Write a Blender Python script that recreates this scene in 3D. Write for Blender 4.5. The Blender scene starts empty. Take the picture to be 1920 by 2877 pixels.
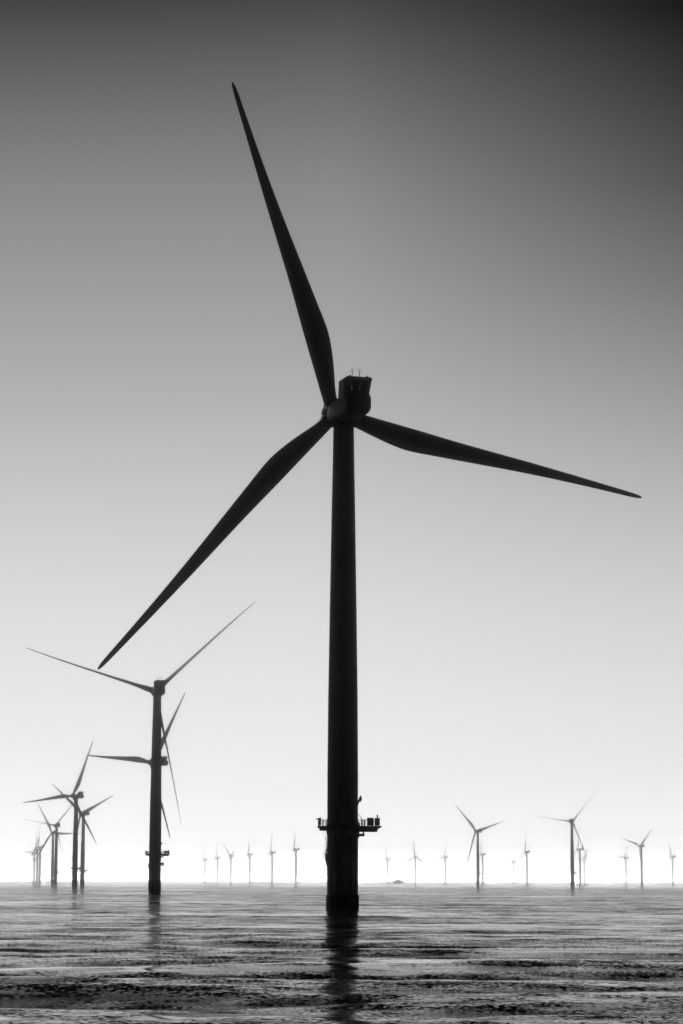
import bpy, math, random
import numpy as np
from mathutils import Vector, Matrix
random.seed(7)
R = math.radians
sc = bpy.context.scene
col = sc.collection
EARTH = 7.4e6            # effective radius: the far turbines sink behind the sea
CAMH = 4.5               # eye height on a small boat


def drop(x, y):
    return -(x * x + y * y) / (2 * EARTH)


# ------------------------------------------------------------------ render
sc.render.engine = 'CYCLES'
sc.view_settings.view_transform = 'Standard'
sc.view_settings.look = 'None'
sc.view_settings.gamma = 1
sc.view_settings.exposure = 0
sc.cycles.volume_bounces = 0
sc.cycles.max_bounces = 6
sc.cycles.use_denoising = True
sc.cycles.sample_clamp_indirect = 4

# ------------------------------------------------------------------ helpers


class MB:
    """collects shapes and links them as one mesh object"""

    def __init__(self):
        self.v = []
        self.f = []

    def add(self, vs, fs):
        n = len(self.v)
        self.v += [tuple(v) for v in vs]
        self.f += [tuple(i + n for i in f) for f in fs]

    def box(self, x0, x1, y0, y1, z0, z1, top=1.0):
        cx, cy = (x0 + x1) / 2, (y0 + y1) / 2
        vs = []
        for z, s in ((z0, 1.0), (z1, top)):
            for x, y in ((x0, y0), (x1, y0), (x1, y1), (x0, y1)):
                vs.append((cx + (x - cx) * s, cy + (y - cy) * s, z))
        self.add(vs, [(3, 2, 1, 0), (4, 5, 6, 7), (0, 1, 5, 4), (1, 2, 6, 5), (2, 3, 7, 6), (3, 0, 4, 7)])

    def rings(self, rings, closed_ends=True, loop=False):
        n = len(rings[0])
        vs = [p for r in rings for p in r]
        fs = []
        m = len(rings)
        for i in range(m if loop else m - 1):
            a, b = i * n, ((i + 1) % m) * n
            for j in range(n):
                k = (j + 1) % n
                fs.append((a + j, a + k, b + k, b + j))
        if closed_ends and not loop:
            fs.append(tuple(reversed(range(n))))
            fs.append(tuple((m - 1) * n + j for j in range(n)))
        self.add(vs, fs)

    def lathe(self, prof, n=48, c=(0, 0), ends=True):
        self.rings([[(c[0] + r * math.cos(2 * math.pi * j / n), c[1] + r * math.sin(2 * math.pi * j / n), z)
                     for j in range(n)] for r, z in prof], ends)

    def tube(self, pts, r, n=8):
        pts = [Vector(p) for p in pts]
        rs = r if isinstance(r, (list, tuple)) else [r] * len(pts)
        out = []
        prev = None
        for i, p in enumerate(pts):
            d = (pts[min(i + 1, len(pts) - 1)] - pts[max(i - 1, 0)]).normalized()
            if prev is None:
                ref = Vector((0, 0, 1)) if abs(d.z) < .9 else Vector((1, 0, 0))
                a = d.cross(ref).normalized()
            else:
                a = (prev - d * prev.dot(d)).normalized()
            prev = a
            b = d.cross(a)
            out.append([tuple(p + (a * math.cos(t) + b * math.sin(t)) * rs[i])
                        for t in [2 * math.pi * k / n for k in range(n)]])
        self.rings(out)

    def torus(self, c, R0, r, axis='y', n=20, m=6):
        rs = []
        for i in range(n):
            t = 2 * math.pi * i / n
            ring = []
            for j in range(m):
                q = 2 * math.pi * j / m
                rr = R0 + r * math.cos(q)
                ring.append((c[0] + rr * math.cos(t), c[1] + r * math.sin(q), c[2] + rr * math.sin(t)))
            rs.append(ring)
        self.rings(rs, loop=True)

    def build(self, name, mat, parent=None, smooth=False, bevel=0):
        me = bpy.data.meshes.new(name)
        me.from_pydata(self.v, [], self.f)
        me.update()
        if smooth:
            me.polygons.foreach_set('use_smooth', [True] * len(me.polygons))
            try:
                me.set_sharp_from_angle(angle=R(38))
            except Exception:
                pass
        me.materials.append(mat)
        o = bpy.data.objects.new(name, me)
        col.objects.link(o)
        if parent:
            o.parent = parent
        if bevel:
            b = o.modifiers.new('bevel', 'BEVEL')
            b.width = bevel
            b.segments = 2
        return o


def tag(o, label=None, cat=None, group=None, kind=None):
    for k, v in (('label', label), ('category', cat), ('group', group), ('kind', kind)):
        if v:
            o[k] = v


# ------------------------------------------------------------------ materials
def nodes(name):
    m = bpy.data.materials.new(name)
    m.use_nodes = True
    nt = m.node_tree
    nt.nodes.clear()
    return m, nt


def paint(name, base, rough=.45, var=.25, streak=True):
    """weathered paint: the grey varies in blotches and rain streaks"""
    m, nt = nodes(name)
    N, L = nt.nodes.new, nt.links.new
    out = N('ShaderNodeOutputMaterial')
    bs = N('ShaderNodeBsdfPrincipled')
    tc = N('ShaderNodeTexCoord')
    mp = N('ShaderNodeMapping')
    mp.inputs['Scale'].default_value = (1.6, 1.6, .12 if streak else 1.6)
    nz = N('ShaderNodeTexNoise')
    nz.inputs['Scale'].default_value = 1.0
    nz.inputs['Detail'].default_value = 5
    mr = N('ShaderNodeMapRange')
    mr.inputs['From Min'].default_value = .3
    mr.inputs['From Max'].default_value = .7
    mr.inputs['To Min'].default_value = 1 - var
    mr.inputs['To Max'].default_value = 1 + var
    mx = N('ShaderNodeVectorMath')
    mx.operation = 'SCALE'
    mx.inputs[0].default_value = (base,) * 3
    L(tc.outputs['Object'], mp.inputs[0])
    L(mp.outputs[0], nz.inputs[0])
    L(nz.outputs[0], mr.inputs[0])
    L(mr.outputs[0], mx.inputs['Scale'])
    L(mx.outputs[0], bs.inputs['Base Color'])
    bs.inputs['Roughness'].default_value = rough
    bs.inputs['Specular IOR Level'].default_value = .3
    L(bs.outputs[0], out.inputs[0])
    return m


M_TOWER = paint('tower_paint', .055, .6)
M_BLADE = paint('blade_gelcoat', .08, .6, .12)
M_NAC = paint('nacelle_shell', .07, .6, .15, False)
M_TP = paint('weathered_marking_paint', .6, .6, .45)
M_PILE = paint('algae_grown_steel', .10, .8, .6)
M_STEEL = paint('galvanised_steel', .14, .5, .2, False)
M_DARK = paint('dark_grille', .04, .5, .2, False)
M_HULL = paint('ship_hull_paint', .12, .4, .2, False)
M_SHIPTOP = paint('ship_cabin_paint', .3, .4, .2, False)

# ------------------------------------------------------------------ turbine parts (local frame: z up from sea level at the tower axis)
HUB_H = 80.0
OVER = 5.2
TILT = R(5)
DECK = 14.0

# chord stations: radius, chord, leading edge offset, thickness ratio
ST = [(1.3, 2.3, 1.15, 1.0), (2.6, 2.3, 1.15, 1.0), (4.2, 2.55, 1.13, .86), (6.0, 2.95, 1.1, .66), (8.0, 3.35, 1.06, .50),
      (10.0, 3.68, 1.03, .41), (12.0, 3.9, 1.0, .35), (13.5, 3.93, .97, .33), (15.5, 3.78, .92, .30), (18.0, 3.5, .84, .28),
      (21.5, 3.13, .74, .26), (25.0, 2.8, .68, .24), (30.0, 2.37, .64, .22), (35.0, 1.98, .60, .21), (40.0, 1.62, .52, .20),
      (45.0, 1.3, .42, .19), (49.0, 1.05, .32, .18), (52.0, .90, .26, .18), (54.0, .78, .20, .18), (55.3, .64, .14, .18),
      (55.9, .48, .07, .2), (56.25, .26, -.03, .22), (56.35, .08, -.10, .25)]


def blade_mesh():
    def itp(r):
        for a, b in zip(ST, ST[1:]):
            if r <= b[0]:
                t = (r - a[0]) / (b[0] - a[0])
                k = ST.index(a)
                p0, p3 = ST[max(0, k - 1)], ST[min(len(ST) - 1, k + 2)]
                o4 = []
                for i in range(4):
                    h = b[0] - a[0]
                    m0 = (b[i] - p0[i]) / (b[0] - p0[0]) * h
                    m1 = (p3[i] - a[i]) / (p3[0] - a[0]) * h
                    o4.append((2 * t ** 3 - 3 * t * t + 1) * a[i] + (t ** 3 - 2 * t * t + t) * m0 + (3 * t * t - 2 * t ** 3) * b[i] + (t ** 3 - t * t) * m1)
                return o4
        return list(ST[-1])
    rr = sorted(set([s[0] for s in ST] + [1.3 + i * .7 for i in range(78)]))
    rings = []
    n = 28
    for r in rr:
        _, c, le, th = itp(r)
        tw = R(13) * max(0, 1 - r / 50.) ** 1.6
        blend = min(1, max(0, (r - 2.6) / 9.0))
        blend = blend * blend * (3 - 2 * blend)
        ring = []
        for k in range(n):
            t = 2 * math.pi * k / n
            u = .5 + .5 * math.cos(t)          # 1 = leading edge, 0 = trailing
            xc = 1 - u                          # chordwise from the leading edge
            yt = 5 * (.2969 * math.sqrt(xc) - .126 * xc - .3516 * xc ** 2 + .2843 * xc ** 3 - .1036 * xc ** 4)
            ya = (yt if math.sin(t) >= 0 else -yt * .75)
            yc = .5 * math.sin(t)
            y = (ya * blend + yc * (1 - blend)) * c * th
            x = le - xc * c
            pb = -.9 * (r / 56.) ** 2.5
            x2 = x * math.cos(tw) - y * math.sin(tw)
            y2 = x * math.sin(tw) + y * math.cos(tw)
            ring.append((x2, -y2 + pb, r))
        rings.append(ring)
    b = MB()
    b.rings(rings)
    return b


def rrect(hx, hz, cz, y, n=8, e=3.2, cx=0):
    """a rounded box section (superellipse) in the x-z plane"""
    out = []
    for k in range(n * 4):
        t = 2 * math.pi * k / (n * 4)
        c, s = math.cos(t), math.sin(t)
        out.append((cx + hx * math.copysign(abs(c) ** (2 / e), c), y, cz + hz * math.copysign(abs(s) ** (2 / e), s)))
    return out


def pipe_rail(b, p0, p1, z0, h=1.1, step=1.1):
    p0, p1 = Vector(p0), Vector(p1)
    n = max(1, round((p1 - p0).length / step))
    for i in range(n + 1):
        p = p0.lerp(p1, i / n)
        b.tube([(p.x, p.y, z0), (p.x, p.y, z0 + h)], .035, 5)
    for k in (.38, .72, 1.0):
        b.tube([(p0.x, p0.y, z0 + h * k), (p1.x, p1.y, z0 + h * k)], .03 if k == 1 else .022, 5)


def make_turbine():
    root = bpy.data.objects.new('wind_turbine', None)
    col.objects.link(root)
    root.empty_display_size = 3
    # tower
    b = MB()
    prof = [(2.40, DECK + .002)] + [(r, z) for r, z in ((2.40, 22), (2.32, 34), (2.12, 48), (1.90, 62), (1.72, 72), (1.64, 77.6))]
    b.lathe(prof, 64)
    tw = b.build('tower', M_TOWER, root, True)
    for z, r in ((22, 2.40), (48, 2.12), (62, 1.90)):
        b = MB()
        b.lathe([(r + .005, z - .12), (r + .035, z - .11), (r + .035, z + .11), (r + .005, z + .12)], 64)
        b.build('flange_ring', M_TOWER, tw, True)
    b = MB()
    b.box(-.45, .45, -2.47, -2.3, DECK + .35, DECK + 2.55)
    b.build('door', M_STEEL, tw, bevel=.04)
    # transition piece below the deck
    b = MB()
    b.lathe([(2.42, 3.4), (2.42, 12.3), (2.47, 12.75), (2.56, 13.25), (2.60, 13.3), (2.60, 13.62)], 64)
    tp = b.build('transition_piece', M_TP, root, True)
    b = MB()
    b.box(-2.62, -2.3, -.25, .25, 8.6, 9.8)
    b.tube([(-2.40, -.2, 10.6), (-2.66, -.25, 9.6), (-2.62, -.25, 9.0), (-2.4, -.2, 7.9)], .1)
    b.build('cable_bracket', M_STEEL, tp)
    b = MB()
    for z in (1.2, 4.6, 8.0):
        b.tube([(-1.75, -2.8, z), (-.75, -2.8, z)], .08, 6)
    for x in (-1.75, -.75):
        b.tube([(x, -2.1, 9.6), (x, -2.75, 9.0), (x, -2.8, 8.4), (x, -2.8, -1.2)], .15, 10)
    b.build('boat_landing', M_STEEL, tp)
    b = MB()
    for x in (-1.42, -1.08):
        b.tube([(x, -2.62, 12.9), (x, -2.62, -1.0)], .035, 6)
    for i in range(44):
        z = -.6 + i * .3
        b.tube([(-1.42, -2.62, z), (-1.08, -2.62, z)], .02, 5)
    b.build('ladder', M_STEEL, tp)
    for pts in ([(1.2, -2.15, 12.6), (1.25, -2.3, 11), (1.25, -2.35, -2)], [(2.0, -1.5, 12.6), (2.0, -1.52, 11), (2.02, -1.55, -2)]):
        b = MB()
        b.tube(pts, .13, 8)
        b.build('cable_tube', M_STEEL, tp)
    # monopile sleeve
    b = MB()
    b.lathe([(2.58, -8), (2.58, 3.30), (2.52, 3.42), (2.43, 3.44)], 64)
    b.build('monopile', M_PILE, root, True)
    # platform
    b = MB()
    oct_ = [(-3.9, -1.7), (-3.9, 1.7), (-2.5, 3.4), (2.5, 3.4), (4.0, 2.4), (5.9, 2.3), (5.9, -2.3), (4.0, -2.4), (2.5, -3.4), (-2.5, -3.4)]
    b.rings([[(x * s, y * s, z) for x, y in oct_] for s, z in ((.93, DECK - .62), (.93, DECK - .30), (1.0, DECK - .29), (1.0, DECK))])
    b.box(2.3, 5.4, -1.4, -1.15, DECK - .86, DECK - .6)
    b.box(2.3, 5.4, 1.15, 1.4, DECK - .86, DECK - .6)
    b.box(-3.55, -2.3, -.9, .9, DECK - .70, DECK - .6)
    b.box(5.85, 6.15, -.35, .35, DECK - .14, DECK + .02)
    pf = b.build('platform', M_STEEL, root)
    b = MB()
    P = [(x * .97, y * .97, 0) for x, y in oct_]
    for i in range(len(P)):
        pipe_rail(b, P[i], P[(i + 1) % len(P)], DECK, 1.0)
    b.build('railing', M_STEEL, pf)
    for y, x in ((-.5, 3.0), (.5, 3.25)):
        b = MB()
        b.tube([(2.35, y, DECK + 2.0), (x, y, DECK + .98)], .03, 5)
        b.build('stay_wire', M_STEEL, pf)
    # under-deck box, ring shaped so that light shows through it
    b = MB()
    b.box(2.3, 3.4, -.55, .55, DECK - 1.56, DECK - 1.16)
    b.box(2.3, 2.62, -.55, .55, DECK - 1.16, DECK - .87)
    b.box(3.12, 3.4, -.55, .55, DECK - 1.16, DECK - .87)
    b.tube([(2.5, 0, DECK - 1.56), (2.48, 0, DECK - 1.8)], .1)
    b.build('cable_hang_off', M_STEEL, pf)

    def cabinet(x0, x1, y0, y1, h, t=1.0):
        q = MB()
        q.box(x0, x1, y0, y1, DECK + .09, DECK + h, t)
        for x in (x0 + .1, x1 - .1):
            for y in (y0 + .1, y1 - .1):
                q.box(x - .05, x + .05, y - .05, y + .05, DECK + .001, DECK + .10)
        return q.build('cabinet', M_STEEL, pf, bevel=.03)
    c1 = cabinet(3.82, 4.8, -1.1, .9, 1.3)
    c2 = cabinet(5.0, 5.8, -1.2, 1.0, 1.26)
    for c, xs in ((c1, (3.9, 4.72)), (c2, (5.06, 5.74))):
        for x in xs:
            q = MB()
            q.torus((x, 0, DECK + 1.34), .055, .015)
            q.build('lifting_eye', M_STEEL, c)
    c3 = cabinet(-3.85, -3.35, -.8, .6, 1.2, .95)
    q = MB()
    q.tube([(-4.1, 0, DECK + 1.12), (-3.8, 0, DECK + 1.2), (-3.3, 0, DECK + 1.32)], .06, 6)
    q.box(-4.15, -3.98, -.15, .15, DECK + .98, DECK + 1.2)
    q.build('marker_lantern', M_STEEL, c3)
    q = MB()
    q.tube([(5.42, 0, DECK + 1.26), (5.42, 0, DECK + 1.45)], .09, 8)
    q.box(5.3, 5.55, -.14, .14, DECK + 1.45, DECK + 1.78)
    q.build('navigation_light', M_STEEL, c2, bevel=.02)
    for bx in ((-3.15, -2.95, -1.0, -.8, .95), (-2.66, -2.52, -.3, -.1, .9), (3.32, 3.56, -.6, -.3, .9), (2.88, 3.06, -.2, .1, 1.0), (2.45, 2.7, -.9, -.5, .55)):
        q = MB()
        q.box(*bx[:4], DECK + .002, DECK + bx[4])
        q.build('switch_box', M_STEEL, pf, bevel=.02)
    # davit crane
    q = MB()
    q.tube([(1.95, -1.75, DECK), (1.97, -1.75, DECK + 1.6), (2.05, -1.75, DECK + 2.6), (2.25, -1.75, DECK + 3.3), (2.52, -1.75, DECK + 3.9),
            (2.7, -1.75, DECK + 4.15)], [.2, .2, .2, .19, .17, .15], 10)
    cr = q.build('davit_crane', M_STEEL, pf, True)
    q = MB()
    q.rings([[(x, -1.75 + s, z) for x, z in ((2.5, DECK + 3.95), (2.8, DECK + 3.72), (3.0, DECK + 4.05), (2.96, DECK + 4.5), (2.78, DECK + 4.75), (2.55, DECK + 4.4))] for s in (-.2, .2)])
    q.build('winch', M_STEEL, cr)

    # nacelle, own frame: origin at the tower top, +y upwind (front), z up
    nac = None
    b = MB()
    secs = []
    for y, hx, hz, cz in ((3.6, 1.55, 1.55, .1), (3.2, 1.85, 1.8, .05), (1.0, 2.05, 1.95, 0), (-3.0, 2.1, 2.0, 0), (-7.0, 2.1, 2.0, 0),
                          (-8.2, 2.03, 1.9, -.02), (-8.9, 1.8, 1.6, -.1), (-9.15, 1.4, 1.15, -.15)):
        secs.append(rrect(hx, hz, cz, y))
    b.rings(secs)
    b.lathe([(1.72, -2.5), (1.78, -1.7)], 40)
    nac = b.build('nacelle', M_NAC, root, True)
    b = MB()
    # cooler: leaning frame with roof, floor and two cheeks, panels behind

    def lean(pts_lo, pts_hi):
        b.rings([pts_lo, pts_hi])
    zl, zh = .7, 4.1
    b.rings([[(-2.33, -4.9, zh - .5), (2.33, -4.9, zh - .5), (2.3, -7.7, zh - .5), (-2.3, -7.7, zh - .5)],
             [(-2.33, -5.0, zh - .32), (2.35, -5.0, zh - .32), (2.35, -7.75, zh - .32), (-2.3, -7.75, zh - .32)],
             [(-1.9, -5.1, zh + .0), (2.28, -5.1, zh - .02), (2.28, -7.75, zh - .02), (-1.9, -7.75, zh + .0)],
             [(-1.5, -5.3, zh + .12), (2.05, -5.3, zh + .10), (2.05, -7.65, zh + .10), (-1.5, -7.65, zh + .12)]])
    for s in (-1, 1):
        b.rings([[(s * 1.8, -3.6, zl), (s * 2.04, -3.6, zl), (s * 2.04, -6.6, zl), (s * 1.8, -6.6, zl)],
                 [(s * 2.1, -4.9, zh - .501), (s * 2.3, -4.9, zh - .501), (s * 2.28, -7.65, zh - .501), (s * 2.1, -7.65, zh - .501)]])
    # raised fairing in front of the cooler
    b.rings([[(-1.7, -3.2, 1.6), (1.7, -3.2, 1.6), (1.7, -6.0, 1.6), (-1.7, -6.0, 1.6)],
             [(-1.7, -4.0, 2.15), (1.7, -4.0, 2.15), (1.7, -6.1, 2.15), (-1.7, -6.1, 2.15)]])
    fr = b.build('cooler_frame', M_NAC, nac, True)
    xs = [-1.9, -.72, .6, 1.9]
    zl = 1.7
    for i in range(3):
        b = MB()
        g0 = .013 if i else 0
        g1 = .013 if i < 2 else 0
        x0, x1 = xs[i] + g0, xs[i + 1] - g1
        k0 = x0 * (1.1 if i == 0 else 1)
        k1 = x1 * (1.1 if i == 2 else 1)
        b.rings([[(x0, -6.2, zl), (x1, -6.2, zl), (x1, -6.26, zl), (x0, -6.26, zl)],
                 [(k0, -7.2, zh - .502), (k1, -7.2, zh - .502), (k1, -7.26, zh - .502), (k0, -7.26, zh - .502)]])
        b.build('radiator', M_DARK, fr)
    for x in (-.72, .45):
        b = MB()
        b.tube([(x, -7.0, zh + .12), (x, -7.0, zh + 1.0)], .055, 8)
        b.tube([(x, -7.0, zh + 1.0), (x, -7.0, zh + 1.35)], .04, 8)
        b.torus((x, -7.0, zh + 1.15), .32, .022)
        b.build('wind_sensor', M_STEEL, nac)
    for x in (-1.4, 1.45):
        b = MB()
        b.box(x, x + .3, -7.6, -7.3, zh + .11, zh + .28)
        b.build('aviation_light', M_STEEL, nac, bevel=.04)
    b = MB()
    b.tube([(2.0, -7.5, zh + .08), (2.0, -7.5, zh + .5)], .02, 5)
    b.build('lightning_rod', M_STEEL, nac)
    # hub, frame: origin hub centre, +z upwind
    b = MB()
    b.lathe([(1.5, -1.6), (1.85, -1.5), (2.02, -.9), (2.06, 0), (1.98, .8), (1.75, 1.5), (1.38, 2.05), (.85, 2.42), (.3, 2.58), (.02, 2.6)], 48)
    hub = b.build('hub', M_NAC, root, True)
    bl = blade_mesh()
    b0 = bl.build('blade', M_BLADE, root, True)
    blades = [b0]
    for k in range(2):
        c = b0.copy()
        col.objects.link(c)
        c.parent = root
        blades.append(c)
    for bo in blades:
        q = MB()
        q.lathe([(1.1, 1.2), (1.27, 1.22), (1.3, 1.5), (1.27, 1.92), (1.16, 1.95)], 36)
        if bo is b0:
            rg = q.build('root_collar', M_STEEL, bo, True)
        else:
            rg2 = rg.copy()
            col.objects.link(rg2)
            rg2.parent = bo
    return root


def kids(o):
    return [c for c in ALL if c.parent == o]


def pose(root, x, y, psi, phi, pitch, dz=0.):
    root.location = (x, y, drop(x, y) + dz)
    psi, phi, pitch = R(psi), R(phi), R(pitch)
    a = Vector((math.sin(psi) * math.cos(TILT), math.cos(psi) * math.cos(TILT), math.sin(TILT)))
    s = Vector((math.cos(psi), -math.sin(psi), 0))
    v = s.cross(a).normalized()
    hub = Vector((0, 0, HUB_H)) + a * OVER
    n = 0
    for c in kids(root):
        kn = c.name.split('.')[0]
        if kn == 'nacelle':
            fh = Vector((math.sin(psi), math.cos(psi), 0))
            m = Matrix((s, fh, Vector((0, 0, 1)))).transposed().to_4x4()
            m.translation = (0, 0, HUB_H - .15)
            c.matrix_basis = m
        elif kn == 'hub':
            m = Matrix((s, -v if (s.cross(-v)).dot(a) > 0 else v, a)).transposed().to_4x4()
            m.translation = hub
            c.matrix_basis = m
        elif kn == 'blade':
            f = phi + n * 2 * math.pi / 3
            n += 1
            d = s * math.sin(f) + v * math.cos(f)
            d = (d * 56 + a * 1.2).normalized()
            mo = -s * math.cos(f) + v * math.sin(f)
            le = mo * math.cos(pitch) + a * math.sin(pitch)
            le = (le - d * le.dot(d)).normalized()
            m = Matrix((le, d.cross(le), d)).transposed().to_4x4()
            m.translation = hub
            c.matrix_basis = m


GRP = 'offshore wind turbines of the wind farm'
# x, y, yaw, rotor angle, blade pitch, z shift, label
TURB = [
    (0.3, 380.5, -16.8, 100.9, 3, -1.3, 'huge black wind turbine towering in front of all the others, nearest to the camera'),
    (-75.4, 992.6, -13.0, 46.3, 74, .6, 'second largest dark wind turbine with thin edge-on blades, left of the huge one'),
    (-121.0, 1595.2, -50.6, 31.9, 8, 0, 'dark grey wind turbine, its tower hidden behind the second largest one, broad blade pointing left'),
    (-244.0, 2245.9, -45.4, 21.8, 8, 0, 'mid grey wind turbine at left, taller of the close pair, broad blade pointing left'),
    (-300.3, 2845.3, -47.0, 66.1, 8, 0, 'light grey wind turbine just right of the mid grey one, a blade pointing up right'),
    (-406.4, 3489.8, -30.4, 39.5, 78, 0, 'pale wind turbine with thin edge-on blades, right one of the pale pair at far left'),
    (-476.2, 4041.4, -30.6, 90.2, 12, 0, 'pale wind turbine with one blade level, left one of the pale pair at far left'),
    (213.3, 3796.0, -34.3, 74.0, 12, 0, 'grey wind turbine right of the huge tower with one broad blade rising up left'),
    (301.9, 3185.1, 13.8, 38.0, 78, 0, 'tallest wind turbine on the right side, thin blades, one reaching up right'),
    (659.7, 5357.5, -40.6, 46.6, 10, 0, 'pale wind turbine near the right edge with two blades raised in a wide V'),
    (238.8, 7806.5, -30.0, 113.0, 10, 0, 'faint wind turbine beside the ship with its three blades spread like a Y upside down'),
    (339.5, 7921.9, -63.4, 22.1, 10, 0, 'faint wind turbine right of the ship, one blade raised, another nearly level to the left'),
    (859.7, 8620.9, -46.0, 36.1, 20, 0, 'very faint small wind turbine behind the tallest right-hand one, a blade pointing left'),
    (-110.6, 6060.1, -76.0, 118.0, 8, 0, 'pale side-on wind turbine, nearest and tallest of the faint row left of the huge tower'),
    (-187.8, 6710.3, -74.0, 6.0, 8, 0, 'pale side-on wind turbine, second from the huge tower in the faint row on its left'),
    (-269.4, 7250.1, -76.0, 2.0, 8, 0, 'faint side-on wind turbine, third from the huge tower in the faint row on its left'),
    (-346.9, 7732.9, -68.0, 68.0, 8, 0, 'faint wind turbine with a V of blades, fourth in row left of huge tower'),
    (-417.7, 8300.2, -76.0, 0.0, 8, 0, 'very faint side-on wind turbine, fifth in the row left of the huge tower'),
    (-492.5, 8865.7, -76.0, 0.0, 8, 0, 'barely visible wind turbine, smallest of the row left of the huge tower'),
    (-27.5, 5663.0, -65.0, 95.0, 8, 0, 'pale wind turbine hidden behind the huge tower, only its blades showing at the tower edge'),
    (166.1, 8642.1, -75.0, 115.0, 8, 0, 'very faint side-on wind turbine standing just left of the ship'),
    (407.9, 7016.0, -75.0, 0.0, 8, 0, 'faint side-on wind turbine close behind the grey turbine right of the huge tower'),
    (674.5, 9527.8, -75.0, 10.0, 8, 0, 'barely visible smallest wind turbine between the two larger right-hand turbines'),
    (488.9, 6410.5, -70.0, 3.0, 8, 0, 'pale side-on wind turbine midway between the two larger right-hand turbines'),
    (577.5, 5893.8, -72.0, 8.0, 8, 0, 'pale side-on wind turbine close to the right of the tallest right-hand one'),
    (923.0, 7904.5, -60.0, 32.0, 8, 0, 'faint wind turbine just left of the pale one with a wide V of blades'),
    (1007.8, 7419.7, -65.0, 95.0, 8, 0, 'faint wind turbine furthest right, at the right edge of the photo'),
    (-707.7, 5752.8, -78.0, 2.0, 8, 0, 'very pale side-on wind turbine, right one of the faint cluster at the far left'),
    (-786.2, 6333.7, -75.0, 0.0, 8, 0, 'very pale side-on wind turbine, middle one of the faint cluster at the far left'),
    (-886.8, 7075.7, -70.0, 35.0, 8, 0, 'very pale small wind turbine, leftmost of all with a short blade pointing left'),
]

base = make_turbine()
ALL = [o for o in col.objects]


def copy_tree(o, parent=None):
    c = o.copy()
    col.objects.link(c)
    c.parent = parent
    out = [c]
    for ch in [k for k in ALL0 if k.parent == o]:
        out += copy_tree(ch, c)
    return out


ALL0 = list(ALL)
turbs = [(base, list(ALL0))]
for i in range(1, len(TURB)):
    lst = copy_tree(base)
    turbs.append((lst[0], lst))
for (root, lst), t in zip(turbs, TURB):
    ALL = lst
    pose(root, *t[:6])
    tag(root, t[6], 'wind turbine', GRP)

# ------------------------------------------------------------------ ship on the horizon
SX, SY = 164.0, 6950.0
ship = bpy.data.objects.new('service_ship', None)
col.objects.link(ship)
ship.location = (SX, SY, drop(SX, SY) + 1.2)
tag(ship, 'small pale service ship low on the horizon right of the huge tower', 'ship')
b = MB()
b.rings([[(x, y * w, z) for x, y in ((-17, .8), (-16, 1.6), (-4, 3.4), (12, 3.4), (16.5, 3.0), (16.5, -3.0), (12, -3.4), (-4, -3.4), (-16, -1.6), (-17, -.8))]
         for w, z in ((.7, -2.5), (.95, 0), (1.0, 2.2))])
hl = b.build('hull', M_HULL, ship)
b = MB()
b.box(-14, -13, -1, 1, 2.1, 3.4)
b.build('deck_winch', M_HULL, hl)
b = MB()
b.box(9, 15, -2.6, 2.6, 2.1, 3.0)
b.build('cargo_rack', M_HULL, hl)
b = MB()
b.box(-11, 7, -2.8, 2.8, 2.2, 4.4)
b.box(-5, 4, -2.6, 2.6, 4.4, 6.0)
b.box(-2, 2.5, -2.4, 2.4, 6.0, 7.4, .9)
cb = b.build('superstructure', M_SHIPTOP, ship)
for i in range(5):
    b = MB()
    b.box(-4.6 + i * 1.7, -3.6 + i * 1.7, -2.64, -2.602, 4.9, 5.5)
    b.build('window', M_DARK, cb)
b = MB()
b.tube([(.3, 0, 7.3), (.3, 0, 10.5)], [.35, .12], 8)
b.box(-.9, 1.5, -.12, .12, 8.6, 8.9)
b.build('mast', M_SHIPTOP, ship)

# ------------------------------------------------------------------ sea: one curved sheet, real waves near by, ripples in the shading normal
rng = np.random.default_rng(11)


def radii():
    out = [0.6]
    r = 4.0
    while r < 55:
        out.append(r)
        r *= 1.06
    r = 55.
    while r < 1500:
        out.append(r)
        r *= 1.0042
    while r < 9850:
        out.append(r)
        r *= 1.02
    return np.array(out)


rad = radii()
fine = np.radians(np.arange(-13, 13.001, .032))
coarse = np.radians(np.arange(14, 346.5, 1.0))
ang = np.concatenate([fine, coarse])
A, RR = np.meshgrid(ang, rad)
X = (RR * np.sin(A)).ravel()
Y = (RR * np.cos(A)).ravel()
rowstep = np.repeat(np.gradient(rad), len(ang))
Z = -(X * X + Y * Y) / (2 * EARTH)
NW = 70
lam = np.exp(rng.uniform(math.log(2.6), math.log(34), NW))
# crests run mostly across the view, with spread
dirs = rng.normal(0, 1, NW) * np.where(lam > 9, R(10), R(15))
kx, ky = np.sin(dirs) * 2 * np.pi / lam, np.cos(dirs) * 2 * np.pi / lam
slope = SLOPE = .0135 * (lam / 8.) ** .05
amp = slope * lam / (2 * np.pi)
ph = rng.uniform(0, 2 * np.pi, NW)
mod = .75 + .35 * np.sin(X / 61. + 1.3 * np.sin(Y / 83.)) * np.sin(Y / 47. + 1.1 * np.sin(X / 39.))
mod *= np.clip(1.15 - .27 * np.log(np.maximum(np.sqrt(X * X + Y * Y), 60) / 130), .42, 1.15)
for i in range(NW):
    w = np.clip((lam[i] / rowstep - 3) / 3, 0, 1)
    idx = np.nonzero(w > 0)[0]
    t = kx[i] * X[idx] + ky[i] * Y[idx] + ph[i]
    Z[idx] += amp[i] * w[idx] * mod[idx] * (np.sin(t) + .18 * np.cos(2 * t))
nr, na = len(rad), len(ang)
co = np.stack([X, Y, Z], 1)
ii, jj = np.meshgrid(np.arange(nr - 1), np.arange(na), indexing='ij')
j2 = (jj + 1) % na
quads = np.stack([ii * na + jj, (ii + 1) * na + jj, (ii + 1) * na + j2, ii * na + j2], -1).reshape(-1, 4)
me = bpy.data.meshes.new('sea')
me.vertices.add(len(co))
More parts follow.
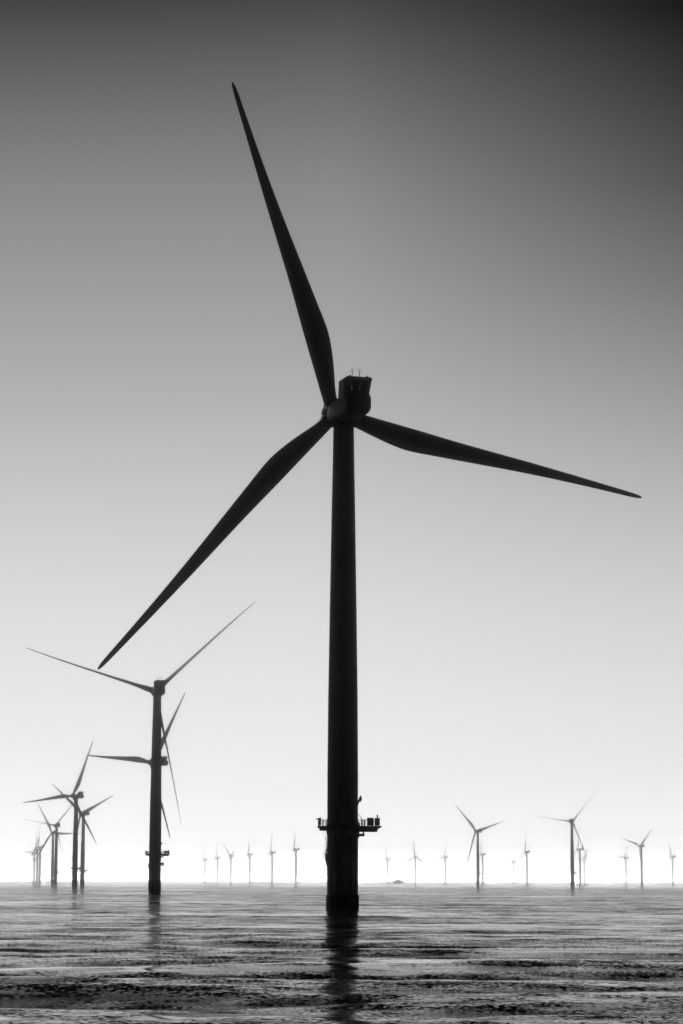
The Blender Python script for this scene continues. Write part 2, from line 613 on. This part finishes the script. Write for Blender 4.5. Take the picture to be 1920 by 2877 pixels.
me.vertices.foreach_set('co', co.astype(np.float32).ravel())
me.loops.add(quads.size)
me.loops.foreach_set('vertex_index', quads.astype(np.int32).ravel())
me.polygons.add(len(quads))
me.polygons.foreach_set('loop_start', (np.arange(len(quads)) * 4).astype(np.int32))
me.polygons.foreach_set('loop_total', np.full(len(quads), 4, np.int32))
me.polygons.foreach_set('use_smooth', np.ones(len(quads), bool))
me.update(calc_edges=True)
me.validate()
sea = bpy.data.objects.new('sea', me)
col.objects.link(sea)
sea['kind'] = 'structure'

m, nt = nodes('sea_water')
N, L = nt.nodes.new, nt.links.new
out = N('ShaderNodeOutputMaterial')
bs = N('ShaderNodeBsdfPrincipled')
bs.inputs['Base Color'].default_value = (.006, .006, .006, 1)
bs.inputs['IOR'].default_value = 1.333
geo = N('ShaderNodeNewGeometry')


def vnoise(sx, sy, detail, amp_node, off, xf=.1):
    mp = N('ShaderNodeMapping')
    mp.inputs['Scale'].default_value = (sx, sy, 1)
    mp.inputs['Location'].default_value = (off, off * .7, 0)
    L(geo.outputs['Position'], mp.inputs[0])
    nz = N('ShaderNodeTexNoise')
    nz.inputs['Scale'].default_value = 1
    nz.inputs['Detail'].default_value = detail
    nz.inputs['Roughness'].default_value = .55
    L(mp.outputs[0], nz.inputs[0])
    sb = N('ShaderNodeVectorMath')
    sb.operation = 'SUBTRACT'
    sb.inputs[1].default_value = (.5, .5, .5)
    L(nz.outputs['Color'], sb.inputs[0])
    ml = N('ShaderNodeVectorMath')
    ml.operation = 'MULTIPLY'
    L(sb.outputs[0], ml.inputs[0])
    ml.inputs[1].default_value = (amp_node * xf, amp_node, 0)
    return ml


def addv(a, b_):
    n_ = N('ShaderNodeVectorMath')
    n_.operation = 'ADD'
    L(a.outputs[0], n_.inputs[0])
    L(b_.outputs[0], n_.inputs[1])
    return n_


RIP = (1.5, .9, .3)
v1 = vnoise(5.0, 8.0, 3, RIP[0], 3.1, .04)
v2 = vnoise(.35, .7, 2, RIP[1], 17.7, .12)
v3 = vnoise(.07, .10, 2, RIP[2], 51.3)
# wind patches: long areas where the small ripples are rough or slick
mp = N('ShaderNodeMapping')
mp.inputs['Scale'].default_value = (.007, .018, 1)
L(geo.outputs['Position'], mp.inputs[0])
pz = N('ShaderNodeTexNoise')
pz.inputs['Scale'].default_value = 1
pz.inputs['Detail'].default_value = 6
pz.inputs['Roughness'].default_value = .62
L(mp.outputs[0], pz.inputs[0])
pr = N('ShaderNodeMapRange')
pr.inputs['From Min'].default_value = .36
pr.inputs['From Max'].default_value = .64
pr.inputs['To Min'].default_value = .15
pr.inputs['To Max'].default_value = 1.35
L(pz.outputs[0], pr.inputs[0])
small = addv(v1, v2)
sm = N('ShaderNodeVectorMath')
sm.operation = 'SCALE'
L(small.outputs[0], sm.inputs[0])
L(pr.outputs[0], sm.inputs['Scale'])
# choppier inshore water, calmer out at sea
flat = N('ShaderNodeVectorMath')
flat.operation = 'MULTIPLY'
L(geo.outputs['Position'], flat.inputs[0])
flat.inputs[1].default_value = (1, 1, 0)
ln = N('ShaderNodeVectorMath')
ln.operation = 'LENGTH'
L(flat.outputs[0], ln.inputs[0])
lg = N('ShaderNodeMath')
lg.operation = 'LOGARITHM'
L(ln.outputs['Value'], lg.inputs[0])
lg.inputs[1].default_value = math.e
calm = N('ShaderNodeMapRange')
calm.inputs['From Min'].default_value = 5.4
calm.inputs['From Max'].default_value = 7.9
calm.inputs['To Min'].default_value = 1.4
calm.inputs['To Max'].default_value = .26
L(lg.outputs[0], calm.inputs[0])
tot0 = addv(sm, v3)
tot = N('ShaderNodeVectorMath')
tot.operation = 'SCALE'
L(tot0.outputs[0], tot.inputs[0])
L(calm.outputs[0], tot.inputs['Scale'])
nn = addv(tot, N('ShaderNodeVectorMath'))
L(geo.outputs['Normal'], nn.inputs[1])
nrm = N('ShaderNodeVectorMath')
nrm.operation = 'NORMALIZE'
L(nn.outputs[0], nrm.inputs[0])
rg = N('ShaderNodeMapRange')
rg.inputs['From Min'].default_value = .36
rg.inputs['From Max'].default_value = .64
rg.inputs['To Min'].default_value = .03
rg.inputs['To Max'].default_value = .10
L(pz.outputs[0], rg.inputs[0])
rc = N('ShaderNodeMath')
rc.operation = 'MULTIPLY'
L(rg.outputs[0], rc.inputs[0])
L(calm.outputs[0], rc.inputs[1])
L(rc.outputs[0], bs.inputs['Roughness'])
L(nrm.outputs[0], bs.inputs['Normal'])
L(bs.outputs[0], out.inputs[0])
me.materials.append(m)

# ------------------------------------------------------------------ haze
HZ_DENS = 4.5e-4
b = MB()
HB = 10100.
b.box(-HB, HB, -HB, HB, -9.2, 147.0)
m, nt = nodes('sea_haze')
N, L = nt.nodes.new, nt.links.new
out = N('ShaderNodeOutputMaterial')
pv = N('ShaderNodeVolumePrincipled')
pv.inputs['Color'].default_value = (1, 1, 1, 1)
pv.inputs['Density'].default_value = HZ_DENS
pv.inputs['Anisotropy'].default_value = .9985
pv.inputs['Density Attribute'].default_value = ''
L(pv.outputs[0], out.inputs['Volume'])
m.cycles.homogeneous_volume = True if hasattr(m.cycles, 'homogeneous_volume') else False
hz = b.build('haze', m)
tag(hz, 'pale sea haze whitening the far wind turbines', None, None, 'stuff')

# ------------------------------------------------------------------ sky and sun
SUN_EL, SUN_AZ = R(42), R(-24)       # ahead of the camera, a little left
w = bpy.data.worlds.new('World')
sc.world = w
w.use_nodes = True
nt = w.node_tree
nt.nodes.clear()
N, L = nt.nodes.new, nt.links.new
wo = N('ShaderNodeOutputWorld')
bg = N('ShaderNodeBackground')
bg.inputs['Strength'].default_value = .1
sky = N('ShaderNodeTexSky')
sky.sky_type = 'NISHITA'
sky.sun_disc = False
sky.sun_elevation = SUN_EL
sky.sun_rotation = SUN_AZ
bw = N('ShaderNodeRGBToBW')
L(sky.outputs[0], bw.inputs[0])
tc = N('ShaderNodeTexCoord')
sx = N('ShaderNodeSeparateXYZ')
L(tc.outputs['Generated'], sx.inputs[0])


def mnode(op, *ins, clamp=False):
    n_ = N('ShaderNodeMath')
    n_.operation = op
    n_.use_clamp = clamp
    for i_, v_ in enumerate(ins):
        if hasattr(v_, 'outputs'):
            L(v_.outputs[0], n_.inputs[i_])
        elif isinstance(v_, bpy.types.NodeSocket):
            L(v_, n_.inputs[i_])
        else:
            n_.inputs[i_].default_value = v_
    return n_


ZMAX = .45
RAMPMAX = 128.0
#RAMPS
ZS = [0, .003, .006, .009, .012, .0135, .0141, .0150, .0162, .0178, .020, .0225, .0255, .030, .036, .044, .052, .062, .075, .09, .12, .16, .20, .24, .28, .315, .345, .38, .45]
LEFT = [63.1747, 25.6765, 23.2677, 21.8008, 20.9728, 21.6404, 20.1303, 14.9997, 10.5831, 7.9964, 5.487, 4.364, 3.3047, 2.4096, 1.8737, 1.4757, 1.258, 1.1078, 0.9923, 0.9255, 0.8272, 0.704, 0.5685, 0.4536, 0.336, 0.2003, 0.0876, 0.0, 0.0]
MID = [73.8021, 29.9959, 28.5887, 22.9367, 21.5175, 20.1513, 19.1523, 16.2969, 12.6402, 8.5037, 6.082, 4.6186, 3.5405, 2.6494, 1.9615, 1.5851, 1.3598, 1.2, 1.0866, 1.0, 0.9023, 0.7797, 0.6429, 0.5257, 0.4051, 0.2612, 0.1354, 0.0, 0.0]
RIGHT = [89.1505, 36.4792, 31.9284, 25.4938, 26.433, 25.7758, 23.3781, 18.9284, 13.5269, 9.194, 6.4967, 5.2199, 3.9109, 2.8567, 2.172, 1.6878, 1.4335, 1.2603, 1.1243, 1.0203, 0.8901, 0.7137, 0.5162, 0.3228, 0.1654, 0.0798, 0.0192, 0.0, 0.0]
#ENDRAMPS


def ramp(vals):
    r_ = N('ShaderNodeValToRGB')
    cr_ = r_.color_ramp
    cr_.interpolation = 'LINEAR'
    while len(cr_.elements) < len(vals):
        cr_.elements.new(.5)
    for e_, z_ in zip(cr_.elements, ZS):
        e_.position = 0.0 if z_ == 0 else min(1, z_ / ZMAX)
    els = sorted(cr_.elements, key=lambda e_: e_.position)
    for e_, z_, v_ in zip(els, ZS, vals):
        e_.position = z_ / ZMAX
        c_ = v_ / RAMPMAX
        e_.color = (c_, c_, c_, 1)
    L(zf.outputs[0], r_.inputs[0])
    return r_


zf = mnode('DIVIDE', sx.outputs[2], ZMAX, clamp=True)
hx = mnode('SQRT', mnode('ADD', mnode('MULTIPLY', sx.outputs[0], sx.outputs[0]), mnode('MULTIPLY', sx.outputs[1], sx.outputs[1])))
ax = mnode('DIVIDE', sx.outputs[0], hx)
ay = mnode('DIVIDE', sx.outputs[1], hx)
azf = N('ShaderNodeMapRange')
azf.interpolation_type = 'LINEAR'
azf.inputs['From Min'].default_value = -.15
azf.inputs['From Max'].default_value = 0
L(ax.outputs[0], azf.inputs[0])
az2 = N('ShaderNodeMapRange')
az2.interpolation_type = 'LINEAR'
az2.inputs['From Min'].default_value = 0
az2.inputs['From Max'].default_value = .15
L(ax.outputs[0], az2.inputs[0])
rl, rm, rr_ = ramp(LEFT), ramp(MID), ramp(RIGHT)
mix1 = N('ShaderNodeMix')
mix1.data_type = 'RGBA'
L(azf.outputs[0], mix1.inputs[0])
L(rl.outputs[0], mix1.inputs[6])
L(rm.outputs[0], mix1.inputs[7])
mixn = N('ShaderNodeMix')
mixn.data_type = 'RGBA'
L(az2.outputs[0], mixn.inputs[0])
L(mix1.outputs[2], mixn.inputs[6])
L(rr_.outputs[0], mixn.inputs[7])
# the sky behind the camera is dark: the glow lies ahead
front = N('ShaderNodeMapRange')
front.interpolation_type = 'SMOOTHSTEP'
front.inputs['From Min'].default_value = .6
front.inputs['From Max'].default_value = .985
front.inputs['To Min'].default_value = .012
front.inputs['To Max'].default_value = 1
L(ay.outputs[0], front.inputs[0])
g1 = mnode('MULTIPLY', mixn.outputs[2], RAMPMAX)
g2 = mnode('MULTIPLY', g1, front)
g3 = mnode('MULTIPLY', g2, bw)
L(g3.outputs[0], bg.inputs['Color'])
L(bg.outputs[0], wo.inputs[0])

sun = bpy.data.lights.new('sun', 'SUN')
sun.energy = 2.0
sun.angle = R(.53)
sun.color = (1, .995, .985)
so = bpy.data.objects.new('sun', sun)
col.objects.link(so)
d = Vector((math.sin(SUN_AZ) * math.cos(SUN_EL), math.cos(SUN_AZ) * math.cos(SUN_EL), math.sin(SUN_EL)))
so.rotation_euler = (-d).to_track_quat('-Z', 'Y').to_euler()
so.location = d * 400

# ------------------------------------------------------------------ camera
cam = bpy.data.cameras.new('camera')
cam.sensor_fit = 'HORIZONTAL'
cam.sensor_width = 24
cam.lens = 85
cam.clip_start = .5
cam.clip_end = 40000
co_ = bpy.data.objects.new('camera', cam)
col.objects.link(co_)
p = math.atan((2471 - 1438.5) / 6800)
fw = Vector((0, math.cos(p), math.sin(p)))
up = Vector((0, -math.sin(p), math.cos(p)))
rt = Vector((1, 0, 0))
rl_ = R(.15)
r2 = rt * math.cos(rl_) + up * math.sin(rl_)
u2 = up * math.cos(rl_) - rt * math.sin(rl_)
mt = Matrix((r2, u2, -fw)).transposed().to_4x4()
mt.translation = (0, 0, CAMH)
co_.matrix_world = mt
sc.camera = co_
